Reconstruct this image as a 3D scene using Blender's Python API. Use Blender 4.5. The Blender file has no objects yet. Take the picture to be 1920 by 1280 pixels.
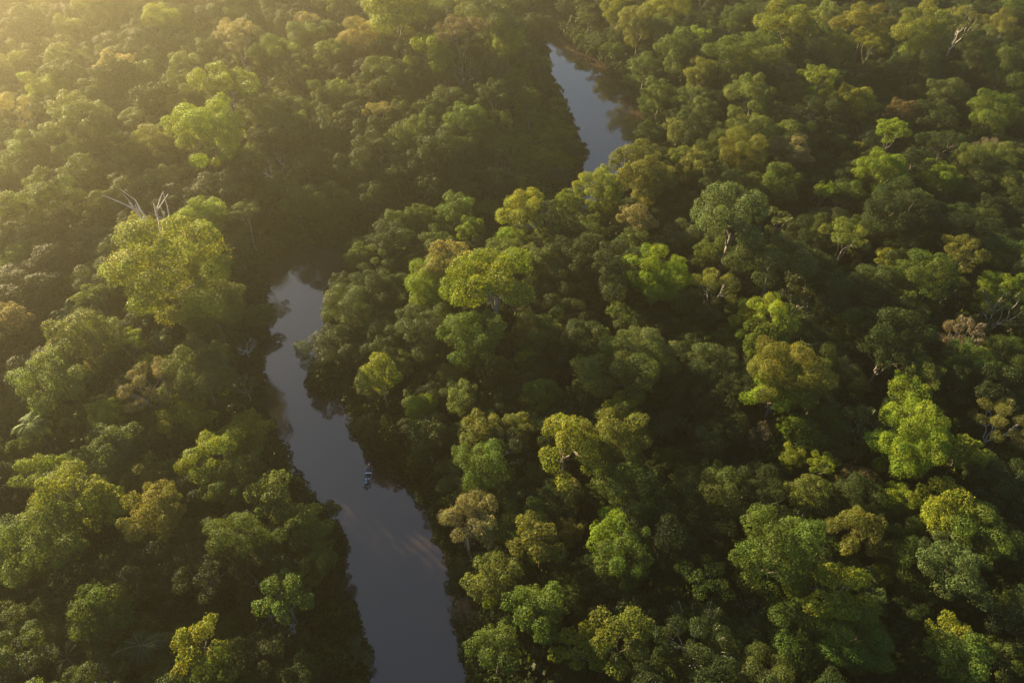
import bpy, math, random
import numpy as np
from mathutils import Vector
sc = bpy.context.scene
R = math.radians

# ------------------------------------------------------------------ camera, light, exposure
CAM_H = 114.0; PITCH = R(45.0); F = 1280.0
cd = bpy.data.cameras.new('camera'); cam = bpy.data.objects.new('camera', cd)
sc.collection.objects.link(cam); sc.camera = cam
cam.location = (0, 0, CAM_H); cam.rotation_euler = (PITCH, 0, 0)
cd.lens = 24; cd.sensor_width = 36; cd.clip_start = 0.5; cd.clip_end = 6000
SUN_EL = R(16.0); SUN_AZ = R(-49.0)          # azimuth measured from +Y (view direction), negative = left
W = bpy.data.worlds.new('World'); sc.world = W; W.use_nodes = True
nt = W.node_tree; bg = nt.nodes['Background']
sky = nt.nodes.new('ShaderNodeTexSky'); sky.sky_type = 'NISHITA'; sky.sun_disc = False
sky.sun_elevation = SUN_EL; sky.sun_rotation = SUN_AZ; sky.altitude = 100; sky.air_density = 1.0
sky.dust_density = 1.0; sky.ozone_density = 1.8
nt.links.new(sky.outputs[0], bg.inputs[0]); bg.inputs[1].default_value = 0.050
sd = bpy.data.lights.new('sun', 'SUN'); so = bpy.data.objects.new('sun', sd); sc.collection.objects.link(so)
sd.energy = 5.0; sd.angle = R(0.53); sd.color = (1.0, 0.78, 0.42)
sdir = Vector((math.sin(SUN_AZ)*math.cos(SUN_EL), math.cos(SUN_AZ)*math.cos(SUN_EL), math.sin(SUN_EL)))
so.rotation_euler = sdir.to_track_quat('Z', 'Y').to_euler(); so.location = (-200, 150, 200)
sc.view_settings.view_transform = 'Standard'; sc.view_settings.look = 'None'
sc.view_settings.gamma = 1; sc.view_settings.exposure = 2.4
cy = sc.cycles
cy.max_bounces = 5; cy.diffuse_bounces = 1; cy.glossy_bounces = 2; cy.transmission_bounces = 3
cy.volume_bounces = 0; cy.transparent_max_bounces = 4; cy.caustics_reflective = False; cy.caustics_refractive = False
cy.use_adaptive_sampling = True; cy.adaptive_threshold = 0.01; cy.use_denoising = True; cy.sample_clamp_indirect = 4.0
HAZE_DENS = 0.00043; HAZE_G = 0.82

# ------------------------------------------------------------------ helpers
def link(o, parent=None):
    sc.collection.objects.link(o)
    if parent is not None: o.parent = parent
    return o
def empty(name, loc=(0, 0, 0), rz=0, s=(1, 1, 1)):
    o = bpy.data.objects.new(name, None); link(o)
    o.location = loc; o.rotation_euler = (0, 0, rz); o.scale = s; o.empty_display_size = 0.5
    return o
def mesh_np(name, V, Fq, mat, attrs=None, smooth=False):
    """quads/tris given as list of arrays"""
    me = bpy.data.meshes.new(name)
    V = np.asarray(V, np.float32)
    me.vertices.add(len(V)); me.vertices.foreach_set('co', V.ravel())
    loops = []; starts = []; n = 0
    for Fa in Fq:
        Fa = np.asarray(Fa, np.int32)
        if len(Fa) == 0: continue
        k = Fa.shape[1]; loops.append(Fa.ravel()); starts.append(n + np.arange(len(Fa))*k); n += len(Fa)*k
    L = np.concatenate(loops); S = np.concatenate(starts)
    me.loops.add(len(L)); me.loops.foreach_set('vertex_index', L)
    me.polygons.add(len(S)); me.polygons.foreach_set('loop_start', S.astype(np.int32))
    me.update(calc_edges=True); me.validate()
    if smooth: me.polygons.foreach_set('use_smooth', np.ones(len(me.polygons), bool))
    if attrs:
        for k, (typ, dom, arr) in attrs.items():
            a = me.attributes.new(k, typ, dom)
            a.data.foreach_set('value' if typ in ('FLOAT', 'INT') else 'vector', np.asarray(arr).ravel())
    if mat: me.materials.append(mat)
    return me
class Tubes:
    def __init__(s): s.V = []; s.F = []; s.n = 0
    def tube(s, pts, rads, k=6, cap=True):
        pts = [Vector(p) for p in pts]; rings = []
        for i, p in enumerate(pts):
            d = (pts[min(i+1, len(pts)-1)] - pts[max(i-1, 0)])
            if d.length < 1e-6: d = Vector((0, 0, 1))
            d.normalize(); a = d.cross(Vector((0.31, 0.93, 0.17))).normalized(); b = d.cross(a)
            for j in range(k):
                t = 2*math.pi*j/k; s.V.append(tuple(p + (a*math.cos(t) + b*math.sin(t))*rads[i]))
            rings.append(s.n); s.n += k
        for i in range(len(pts)-1):
            for j in range(k):
                s.F.append((rings[i]+j, rings[i]+(j+1) % k, rings[i+1]+(j+1) % k, rings[i+1]+j))
    def mesh(s, name, mat): return mesh_np(name, s.V, [s.F], mat, smooth=True)

def unproj(px, py, z=0.0):
    u = (px-960.0)/F; v = (640.0-py)/F
    c, s = math.cos(PITCH), math.sin(PITCH)
    d = (u, s + v*c if False else c*1.0 + v*s, -s + v*c)
    t = (z-CAM_H)/d[2]
    return d[0]*t, d[1]*t
def proj(x, y, z):
    c, s = math.cos(PITCH), math.sin(PITCH)
    zz = z-CAM_H; dep = y*c - zz*s; up = y*s + zz*c
    return 960+F*x/dep, 640-F*up/dep, dep

# ------------------------------------------------------------------ materials
def new_mat(name):
    m = bpy.data.materials.new(name); m.use_nodes = True
    n = m.node_tree; n.nodes.clear(); out = n.nodes.new('ShaderNodeOutputMaterial'); return m, n, out
def leaf_material(name, trans=0.42, rough=0.55, default=None, spread=0.38):
    m, n, out = new_mat(name); N = n.nodes; L = n.links
    if default is None:
        t = N.new('ShaderNodeAttribute'); t.attribute_type = 'INSTANCER'; t.attribute_name = 'tint'; tc = t.outputs['Color']
    else:
        t = N.new('ShaderNodeRGB'); t.outputs[0].default_value = (*default, 1); tc = t.outputs[0]
    v = N.new('ShaderNodeAttribute'); v.attribute_type = 'GEOMETRY'; v.attribute_name = 'v'
    mr = N.new('ShaderNodeMapRange'); mr.inputs[3].default_value = 1.0*(1-spread); mr.inputs[4].default_value = 1.0*(1+spread*1.5)
    L.new(v.outputs['Fac'], mr.inputs[0])
    vm = N.new('ShaderNodeVectorMath'); vm.operation = 'SCALE'; L.new(tc, vm.inputs[0]); L.new(mr.outputs[0], vm.inputs['Scale'])
    v2 = N.new('ShaderNodeAttribute'); v2.attribute_type = 'GEOMETRY'; v2.attribute_name = 'w'
    hs = N.new('ShaderNodeHueSaturation'); hr = N.new('ShaderNodeMapRange'); hr.inputs[3].default_value = 0.468; hr.inputs[4].default_value = 0.525
    L.new(v2.outputs['Fac'], hr.inputs[0]); L.new(hr.outputs[0], hs.inputs['Hue']); L.new(vm.outputs[0], hs.inputs['Color'])
    p = N.new('ShaderNodeBsdfPrincipled'); p.inputs['Roughness'].default_value = rough; p.inputs['Specular IOR Level'].default_value = 0.15
    L.new(hs.outputs[0], p.inputs['Base Color'])
    tr = N.new('ShaderNodeBsdfTranslucent'); g = N.new('ShaderNodeMix'); g.data_type = 'RGBA'; g.blend_type = 'MULTIPLY'; g.inputs[0].default_value = 1
    L.new(hs.outputs[0], g.inputs[6]); g.inputs[7].default_value = (1.55, 1.35, 0.5, 1); L.new(g.outputs[2], tr.inputs[0])
    mx = N.new('ShaderNodeMixShader'); mx.inputs[0].default_value = trans
    L.new(p.outputs[0], mx.inputs[1]); L.new(tr.outputs[0], mx.inputs[2]); L.new(mx.outputs[0], out.inputs[0])
    return m
def simple_mat(name, col, rough=0.7, noise=None, metallic=0.0):
    m, n, out = new_mat(name); N = n.nodes; L = n.links
    p = N.new('ShaderNodeBsdfPrincipled'); p.inputs['Roughness'].default_value = rough; p.inputs['Metallic'].default_value = metallic
    p.inputs['Base Color'].default_value = (*col, 1)
    if noise:
        sc_, col2 = noise
        tcn = N.new('ShaderNodeTexCoord'); nz = N.new('ShaderNodeTexNoise'); nz.inputs['Scale'].default_value = sc_; nz.inputs['Detail'].default_value = 6
        L.new(tcn.outputs['Object'], nz.inputs['Vector'])
        cr = N.new('ShaderNodeValToRGB'); cr.color_ramp.elements[0].position = .35; cr.color_ramp.elements[1].position = .65
        cr.color_ramp.elements[0].color = (*col, 1); cr.color_ramp.elements[1].color = (*col2, 1)
        L.new(nz.outputs[0], cr.inputs[0]); L.new(cr.outputs[0], p.inputs['Base Color'])
    L.new(p.outputs[0], out.inputs[0]); return m
LEAF = leaf_material('leaf_foliage')
FROND = leaf_material('frond_foliage', trans=0.25, rough=0.65)
BARK = simple_mat('pale_bark', (0.20, 0.17, 0.13), 0.85, (1.5, (0.10, 0.08, 0.06)))
DEADW = simple_mat('dead_wood', (0.50, 0.46, 0.42), 0.8, (2.0, (0.34, 0.30, 0.27)))
SOIL = simple_mat('forest_soil', (0.035, 0.028, 0.016), 0.95, (0.15, (0.02, 0.03, 0.01)))

# ------------------------------------------------------------------ river outline (pixels of the banks -> ground plan)
LB = [(880,50,0),(985,62,0),(1012,76,1),(1020,100,1),(1021,130,1),(1040,170,1),(1053,215,1),(1068,250,1),(1088,276,1),(1080,300,1),(1056,345,1),(1010,388,0),
      (920,425,0),(800,448,0),(700,458,0),(620,452,0),(545,448,1),(495,465,2),(472,510,2),(480,560,3),(480,620,3),(466,680,2),(476,760,3),(512,850,7),(550,900,10),
      (612,945,11),(614,1020,3),(622,1070,2),(636,1150,2),(650,1200,4),(660,1290,2),(675,1420,2),(730,1600,0)]
RB = [(880,34,0),(1000,42,0),(1048,56,0),(1070,72,0),(1092,92,0),(1134,116,0),(1172,150,0),(1210,200,0),(1218,232,0),(1206,275,0),(1170,340,0),(1130,400,0),(1060,436,0),
      (950,455,0),(800,474,0),(700,486,1),(644,508,2),(620,545,5),(616,575,8),(592,603,13),(577,640,12),(592,688,8),(612,704,4),(656,724,1),(668,765,0),(678,815,0),(712,862,0),
      (770,890,0),(818,938,0),(838,1010,0),(878,1092,0),(868,1140,2),(884,1200,1),(902,1262,0),(985,1380,0),(1080,1600,0)]
LBw = np.array([unproj(*p) for p in LB]); RBw = np.array([unproj(*p) for p in RB])
def smooth(P, it=2):
    for _ in range(it):
        Q = [P[0]]
        for a, b in zip(P[:-1], P[1:]): Q += [a*.75+b*.25, a*.25+b*.75]
        Q.append(P[-1]); P = np.array(Q)
    return P
LBw, RBw = smooth(LBw), smooth(RBw)
POLY = np.vstack([LBw, RBw[::-1]])
def in_river(P):
    P = np.atleast_2d(P); x, y = P[:, 0], P[:, 1]; ins = np.zeros(len(P), bool)
    A = POLY; B = np.roll(POLY, -1, 0)
    for (x1, y1), (x2, y2) in zip(A, B):
        if y1 == y2: continue
        c = ((y1 > y) != (y2 > y)) & (x < (x2-x1)*(y-y1)/(y2-y1)+x1); ins ^= c
    return ins
def bank_dist(P):
    P = np.atleast_2d(P); d = np.full(len(P), 1e9)
    for E in (LBw, RBw):
        for a, b in zip(E[:-1], E[1:]):
            ab = b-a; t = np.clip(((P-a)@ab)/(ab@ab+1e-9), 0, 1); q = a+t[:, None]*ab
            d = np.minimum(d, np.hypot(*(P-q).T))
    return d
def terrain(P):
    P = np.atleast_2d(P); d = bank_dist(P); i = in_river(P); x, y = P[:, 0], P[:, 1]
    und = 1.6*np.sin(x/37+1)*np.sin(y/29) + 1.0*np.sin(x/17+y/23)
    land = 0.35 + 1.6*(1-np.exp(-d/5)) + und*np.clip(d/40, 0, 1) + 1.0*np.clip(d/60, 0, 1)
    return np.where(i, -0.4-1.8*(1-np.exp(-d/2.5)), land)

# ground sheet
xs = np.concatenate([[-3000, -1500, -800], np.arange(-420, 421, 4.0), [800, 1500, 3000]])
ys = np.concatenate([[-2500, -1000, -300], np.arange(-60, 601, 4.0), [900, 1600, 3500]])
GX, GY = np.meshgrid(xs, ys); GP = np.stack([GX.ravel(), GY.ravel()], 1)
near = (np.abs(GP[:, 0]) <= 420) & (GP[:, 1] >= -60) & (GP[:, 1] <= 600)
GZ = np.full(len(GP), 2.5); GZ[near] = terrain(GP[near])
nx, ny = len(xs), len(ys); ii = np.arange(nx*ny).reshape(ny, nx)
Q = np.stack([ii[:-1, :-1].ravel(), ii[:-1, 1:].ravel(), ii[1:, 1:].ravel(), ii[1:, :-1].ravel()], 1)
g = bpy.data.objects.new('ground', mesh_np('ground', np.column_stack([GP, GZ]), [Q], SOIL, smooth=True)); link(g); g['kind'] = 'structure'

# water
m, n, out = new_mat('river_water'); N = n.nodes; L = n.links
p = N.new('ShaderNodeBsdfPrincipled'); p.inputs['Base Color'].default_value = (0.042, 0.028, 0.020, 1)
p.inputs['IOR'].default_value = 1.33; p.inputs['Roughness'].default_value = 0.05; p.inputs['Specular IOR Level'].default_value = 1.35; p.inputs['Specular Tint'].default_value = (1, .93, .86, 1); p.inputs['IOR'].default_value = 1.45
tcn = N.new('ShaderNodeTexCoord'); mp = N.new('ShaderNodeMapping'); mp.inputs['Scale'].default_value = (1, 0.55, 1); L.new(tcn.outputs['Object'], mp.inputs[0])
n1 = N.new('ShaderNodeTexNoise'); n1.inputs['Scale'].default_value = 1.3; n1.inputs['Detail'].default_value = 5; L.new(mp.outputs[0], n1.inputs['Vector'])
n2 = N.new('ShaderNodeTexNoise'); n2.inputs['Scale'].default_value = 0.045; n2.inputs['Detail'].default_value = 3; L.new(mp.outputs[0], n2.inputs['Vector'])
mr = N.new('ShaderNodeMapRange'); mr.inputs[1].default_value = .45; mr.inputs[2].default_value = .65; mr.inputs[3].default_value = .03; mr.inputs[4].default_value = .25; L.new(n2.outputs[0], mr.inputs[0])
bp = N.new('ShaderNodeBump'); bp.inputs['Distance'].default_value = 0.3; L.new(n1.outputs[0], bp.inputs['Height']); L.new(mr.outputs[0], bp.inputs['Strength'])
L.new(bp.outputs[0], p.inputs['Normal']); L.new(p.outputs[0], out.inputs[0])
WATER = m
w = bpy.data.objects.new('river_water', mesh_np('river_water', [(-400, -100, 0), (400, -100, 0), (400, 620, 0), (-400, 620, 0)], [[(0, 1, 2, 3)]], WATER)); link(w); w['kind'] = 'structure'

# ------------------------------------------------------------------ foliage builder
def leaves(C, rng, leaf, dens, flat=0.8, jitter=0.55, under=0.25):
    """C: array (x,y,z,r) of billows; leaf quads over the outside of their union"""
    P = []; D = []; K = []
    for k, (x, y, z, r) in enumerate(C):
        nl = int(4*math.pi*r*r*flat*dens/(leaf*leaf*0.62))
        d = rng.normal(size=(nl, 3)); d /= np.linalg.norm(d, axis=1)[:, None]
        keep = (d[:, 2] > -0.3) | (rng.random(nl) < under); d = d[keep]
        rad = r*(1.0 - 0.32*rng.random(len(d))**1.7 + 0.06*rng.normal(size=len(d)) + .3*rng.random(len(d))*(rng.random(len(d)) < .07))
        q = np.array([x, y, z]) + d*rad[:, None]*np.array([1, 1, flat]); P.append(q); D.append(d); K.append(np.full(len(d), k))
    P = np.vstack(P); D = np.vstack(D); K = np.concatenate(K)
    ins = np.zeros(len(P), bool)
    for k, (x, y, z, r) in enumerate(C):
        e = (P-np.array([x, y, z]))/np.array([1, 1, flat]); ins |= (np.linalg.norm(e, axis=1) < 0.66*r) & (K != k)
    P, D, K = P[~ins], D[~ins], K[~ins]; n = len(P)
    nr = D*0.9 + np.array([0, 0, 0.35]) + rng.normal(size=(n, 3))*jitter; nr /= np.linalg.norm(nr, axis=1)[:, None]
    t = np.cross(nr, rng.normal(size=(n, 3))); t /= np.linalg.norm(t, axis=1)[:, None]; b = np.cross(nr, t)
    s = leaf*(0.6+0.75*rng.random(n))[:, None]
    droop = nr*s*0.16
    V = np.stack([P-t*s*.62, P-b*s*.42-droop, P+t*s*.62, P+b*s*.42-droop], 1).reshape(-1, 3)
    Fq = np.arange(4*n).reshape(n, 4)
    bv = rng.random(len(C)); v = np.clip(0.55*rng.random(n)+0.45*bv[K], 0, 1)
    bw = rng.random(len(C)); ww = np.clip(0.4*rng.random(n)+0.6*bw[K], 0, 1)
    return V, Fq, v, ww
def leaf_mesh(name, C, seed, leaf, dens, mat=LEAF, **kw):
    rng = np.random.default_rng(seed); V, Fq, v, ww = leaves(np.array(C), rng, leaf, dens, **kw)
    return mesh_np(name, V, [Fq], mat, {'v': ('FLOAT', 'FACE', v.astype(np.float32)), 'w': ('FLOAT', 'FACE', ww.astype(np.float32))})
def sub(C, rng, k, f=(0.38, 0.58)):
    out = list(C)
    for (x, y, z, r) in C:
        for _ in range(k):
            d = rng.normal(size=3); d[2] = abs(d[2])*0.8-0.15; d /= np.linalg.norm(d); rr = r*rng.uniform(*f)
            out.append((x+d[0]*r*.85, y+d[1]*r*.85, z+d[2]*r*.7, rr))
    return out
def crown_spec(style, r, H, seed):
    rng = np.random.default_rng(seed); C = []
    asym = rng.uniform(.85, 1.12, 2); lean = rng.uniform(-.15, .15, 2)*r
    if style == 'D':
        b = r*rng.uniform(.62, .8); zc = H-b*.95; n = int(rng.integers(17, 24))
        for i in range(n):
            u = (i+.5)/n; cz = 1-1.55*u; th = i*2.39996+rng.uniform(-.4, .4); s = math.sqrt(max(0, 1-cz*cz)); k = rng.uniform(.55, 1.04)
            C.append((r*k*s*math.cos(th)*asym[0]*.86+lean[0], r*k*s*math.sin(th)*asym[1]*.86+lean[1], zc+b*cz*k*rng.uniform(.8, 1.1), r*rng.uniform(.16, .36)*(1.1-.25*k)))
        main = list(C); C = sub(C, rng, 3); C.append((0, 0, zc-b*.1, r*.5))
        for i in range(9):
            th = i*2.4+rng.uniform(-.5, .5); q = r*rng.uniform(.15, .55); C.append((q*math.cos(th), q*math.sin(th), zc-b*rng.uniform(.6, 1.25), r*rng.uniform(.14, .26)))
        return main, C, .82
    if style == 'R':
        b = r*rng.uniform(.85, 1.05); zc = H-b; n = 24
        for i in range(n):
            u = (i+.5)/n; cz = 1-1.8*u; th = i*2.39996; s = math.sqrt(max(0, 1-cz*cz)); k = rng.uniform(.66, .8)
            C.append((r*k*s*math.cos(th), r*k*s*math.sin(th), zc+b*cz*k, r*rng.uniform(.24, .34)))
        main = list(C); C = sub(C, rng, 3, (.3, .45)); C.append((0, 0, zc, r*.62)); return main, C, .9
    if style == 'M':
        n = int(rng.integers(9, 13))
        for i in range(n):
            q = math.sqrt((i+.5)/n)*.82; th = i*2.39996+rng.uniform(-.5, .5)
            rb = r*rng.uniform(.2, .31)
            C.append((r*q*math.cos(th)*asym[0]+lean[0], r*q*math.sin(th)*asym[1]+lean[1], H-rb-r*.62*q*q-rng.uniform(0, .38)*r, rb))
        main = list(C); C = sub(C, rng, 5, (.35, .6)); return main, C, .72
    if style == 'U':
        n = int(rng.integers(10, 14))
        for i in range(n):
            q = math.sqrt((i+.5)/n)*.85; th = i*2.39996+rng.uniform(-.4, .4); rb = r*rng.uniform(.2, .28)
            C.append((r*q*math.cos(th)*asym[0]+lean[0], r*q*math.sin(th)*asym[1]+lean[1], H-rb*.6-r*.28*q*q-rng.uniform(0, .12)*r, rb))
        main = list(C); C = sub(C, rng, 3, (.35, .55)); return main, C, .52
    if style == 'T':
        n = 26
        for i in range(n):
            u = (i+.5)/n; z = H*(.97-.72*u); th = i*2.39996; q = r*(.3+.42*math.sin(math.pi*min(1, u*1.1+.12)))
            C.append((q*math.cos(th), q*math.sin(th), z-r*.2, r*rng.uniform(.26, .42)))
        main = C[:8]; return main, sub(C, rng, 2), 1.15
    if style == 'B':                                   # sparse twiggy crown
        n = 16
        for i in range(n):
            q = (i+.5)/n; cz = 1-1.3*q; th = i*2.39996; s = math.sqrt(max(0, 1-cz*cz))
            C.append((r*.8*s*math.cos(th), r*.8*s*math.sin(th), H-r*.7+r*.62*cz, r*rng.uniform(.16, .24)))
        return list(C), sub(C, rng, 2), .8
def limbs(T, main, H, r, rng, zfork):
    r0 = max(.14, r*.042)
    bend = rng.uniform(-.5, .5, 2)
    T.tube([(0, 0, -.3), (0, 0, .6), (bend[0], bend[1], zfork*.5), (0, 0, zfork)], [r0*1.8, r0*1.15, r0, r0*.85], 7)
    M = [Vector((x, y, z)) for (x, y, z, rb) in main]; RB_ = [q[3] for q in main]
    npr = min(5, max(3, len(M)//4)); off = rng.uniform(0, 6.28); groups = [[] for _ in range(npr)]
    for i, q in enumerate(M): groups[int(((math.atan2(q.y, q.x)+off) % 6.2832)/6.2832*npr) % npr].append(i)
    def wig(a, b, k, amp):
        return [a.lerp(b, i/k) + Vector(rng.uniform(-amp, amp, 3))*(1 if 0 < i < k else 0) + Vector((0, 0, -amp*1.2*math.sin(math.pi*i/k))) for i in range(k+1)]
    for gi_, gr in enumerate(groups):
        if not gr: continue
        c = sum((M[i] for i in gr), Vector())/len(gr); base = Vector((0, 0, zfork*(.82+.05*gi_)))
        p1 = base.lerp(c, .5); p1.z = base.z+(c.z-base.z)*.55
        pts = wig(base, p1, 4, r*.045); T.tube(pts, [r0*(.6-.06*i) for i in range(5)], 6)
        for i in gr:
            e = M[i].copy(); e.z += RB_[i]*.2
            T.tube(wig(p1, e, 4, r*.05), [r0*(.34-.065*k) for k in range(5)], 5)
PROTO = {}
SIZES = {0: (4.0, 13.5), 1: (6.3, 18.0), 2: (9.0, 23.0)}
def proto(style, size, var):
    key = (style, size, var)
    if key in PROTO: return PROTO[key]
    r, H = SIZES[size]
    if style == 'U': H *= 1.08
    if style == 'T': r *= .8; H *= 1.05
    if style == 'M': H *= 1.05
    seed = hash((ord(style), size, var)) % 100000 if False else ord(style)*101+size*17+var*7
    rng = np.random.default_rng(seed+5)
    main, C, flat = crown_spec(style, r, H, seed)
    leaf = {0: .17, 1: .18, 2: .185}[size]*{'D': 1, 'R': .85, 'M': 1.05, 'U': .9, 'T': .95, 'B': .8}[style]
    dens = {'D': .78, 'R': .8, 'M': .8, 'U': .85, 'T': .7, 'B': .75}[style]
    cm = leaf_mesh('crown', C, seed+1, leaf, dens, flat=flat, under={'U': .4, 'M': .45, 'B': .8}.get(style, .25), jitter=.6)
    T = Tubes(); zf = {'D': .45, 'R': .42, 'M': .58, 'U': .62, 'T': .5, 'B': .42}[style]*H
    limbs(T, main, H, r, rng, zf)
    if style == 'B':
        for (x, y, z, rb) in C[16:]:
            T.tube([(x*.8, y*.8, z-rb*1.1), (x*.95, y*.95, z-rb*.2), (x*1.1, y*1.08, z+rb*.9)], [.07, .05, .02], 4)
    tm = T.mesh('trunk', DEADW if style == 'B' else BARK)
    zc = H - r*{'D': .65, 'R': .9, 'M': .5, 'U': .25, 'T': 1.1, 'B': .6}[style]
    PROTO[key] = dict(crown=cm, trunk=tm, r=r, H=H, zc=zc, nleaf=len(cm.polygons)); return PROTO[key]

# palms
def palm_proto(var):
    key = ('P', var)
    if key in PROTO: return PROTO[key]
    rng = np.random.default_rng(900+var); H = 13.5; T = Tubes(); cx, cy_ = rng.uniform(-1, 1, 2)
    T.tube([(0, 0, -.3), (cx*.2, cy_*.2, H*.35), (cx*.6, cy_*.6, H*.7), (cx, cy_, H)], [.26, .2, .17, .15], 7)
    V = []; Fq = []; nf = 17
    top = Vector((cx, cy_, H))
    for i in range(nf):
        th = 2*math.pi*i/nf*1.0+rng.uniform(-.15, .15); el = rng.uniform(.15, 1.25) if i % 2 else rng.uniform(-.1, .7); Lf = rng.uniform(3.8, 5.0)
        d = Vector((math.cos(th), math.sin(th), 0)); side = Vector((-math.sin(th), math.cos(th), 0)); prev = top.copy(); pts = [prev.copy()]; ang = el; ns = 14
        for k in range(ns):
            prev = prev + (d*math.cos(ang)+Vector((0, 0, 1))*math.sin(ang))*(Lf/ns); ang -= .13; pts.append(prev.copy())
        T2 = [.035*(1-k/ns)+.01 for k in range(ns+1)]; T.tube(pts, T2, 4)
        for k in range(1, ns+1):
            for sub_ in (0, .5):
                for s in (-1, 1):
                    p = pts[k-1].lerp(pts[k], sub_); u = k/ns; ll = 1.05*math.sin(math.pi*(.12+.8*u))*rng.uniform(.85, 1.1)
                    tip = p + side*s*ll*.85 + d*ll*.45 - Vector((0, 0, ll*.35)); wv = (pts[k]-pts[k-1]).normalized()*.055
                    q = len(V); V += [p-wv, p+wv, tip+wv*.3, tip-wv*.3]; Fq.append((q, q+1, q+2, q+3))
    n = len(Fq); v = rng.random(n).astype(np.float32)
    cm = mesh_np('crown', [tuple(a) for a in V], [Fq], FROND, {'v': ('FLOAT', 'FACE', v), 'w': ('FLOAT', 'FACE', rng.random(n).astype(np.float32))})
    PROTO[key] = dict(crown=cm, trunk=T.mesh('trunk', BARK), r=4.2, H=H, zc=H+.3); return PROTO[key]

# dead trees
def dead_proto(var):
    key = ('X', var)
    if key in PROTO: return PROTO[key]
    rng = random.Random(50+var); H = 17; T = Tubes(); upright = var == 1
    def grow(p, d, L, r, depth, up):
        n = 4; pts = [p]; q = p.copy(); dd = d.copy()
        for i in range(n):
            dd = (dd + Vector((rng.uniform(-1, 1), rng.uniform(-1, 1), rng.uniform(-.5, .9)))*(.16 if upright else .3)).normalized(); q = q+dd*L/n; pts.append(q.copy())
        T.tube(pts, [r*(1-.5*i/n) for i in range(n+1)], 5)
        if depth > 0:
            for k in range(2 if upright else rng.choice([2, 3, 3])):
                j = rng.randint(2, n); a = Vector((rng.uniform(-1, 1), rng.uniform(-1, 1), rng.uniform(-.15, .8))).normalized()
                grow(pts[j], (dd*(.8 if upright else .35)+a*.8).normalized(), L*rng.uniform(.55, .75), r*.5, depth-1, up)
    T.tube([(0, 0, -.3), (0, 0, H*.3), (.3, .2, H*.55)], [.42, .34, .3], 7)
    nb = 6 if upright else 5
    for i in range(nb):
        th = 2*math.pi*i/nb+rng.uniform(-.3, .3); s = .45 if upright else 1.1
        grow(Vector((.3, .2, H*(.5+.03*i) if upright else H*(.38+.035*i))), Vector((math.cos(th)*s, math.sin(th)*s, 1.1 if upright else .55)).normalized(), 7.5 if upright else 4.6, .24, 1 if upright else 3, .5)
    PROTO[key] = dict(crown=None, trunk=T.mesh('limbs', DEADW), r=5.5, H=H, zc=H*(1.0 if upright else .75)); return PROTO[key]
def bush_proto(var):
    key = ('S', var)
    if key in PROTO: return PROTO[key]
    rng = np.random.default_rng(300+var); C = []
    for i in range(9):
        th = i*2.39996; q = math.sqrt((i+.5)/9)*1.9; C.append((q*math.cos(th), q*math.sin(th), rng.uniform(.4, 1.9)*(1-q*.25)+.4, rng.uniform(.75, 1.2)))
    cm = leaf_mesh('crown', sub(C, rng, 2), 310+var, .36, .8, flat=.85, under=.1)
    T = Tubes()
    for i in range(5):
        a = i*1.26; T.tube([(0, 0, -.3), (math.cos(a)*.5, math.sin(a)*.5, .9), (math.cos(a)*1.2, math.sin(a)*1.2, 1.9)], [.08, .06, .03], 4)
    PROTO[key] = dict(crown=cm, trunk=T.mesh('stem', BARK), r=2.7, H=3.2, zc=1.6); return PROTO[key]

# ------------------------------------------------------------------ colours
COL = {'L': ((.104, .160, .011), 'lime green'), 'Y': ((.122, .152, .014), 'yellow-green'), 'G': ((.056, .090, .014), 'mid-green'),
       'D': ((.026, .044, .010), 'dark green'), 'C': ((.057, .084, .026), 'cool blue-green'), 'O': ((.098, .112, .020), 'olive-gold'),  # the dark green is deepened with understory shade put into the colour
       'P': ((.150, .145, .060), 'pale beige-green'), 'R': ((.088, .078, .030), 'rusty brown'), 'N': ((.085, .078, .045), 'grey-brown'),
       'V': ((.066, .104, .013), 'saturated green'), 'K': ((.080, .110, .022), 'olive green')}
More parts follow.
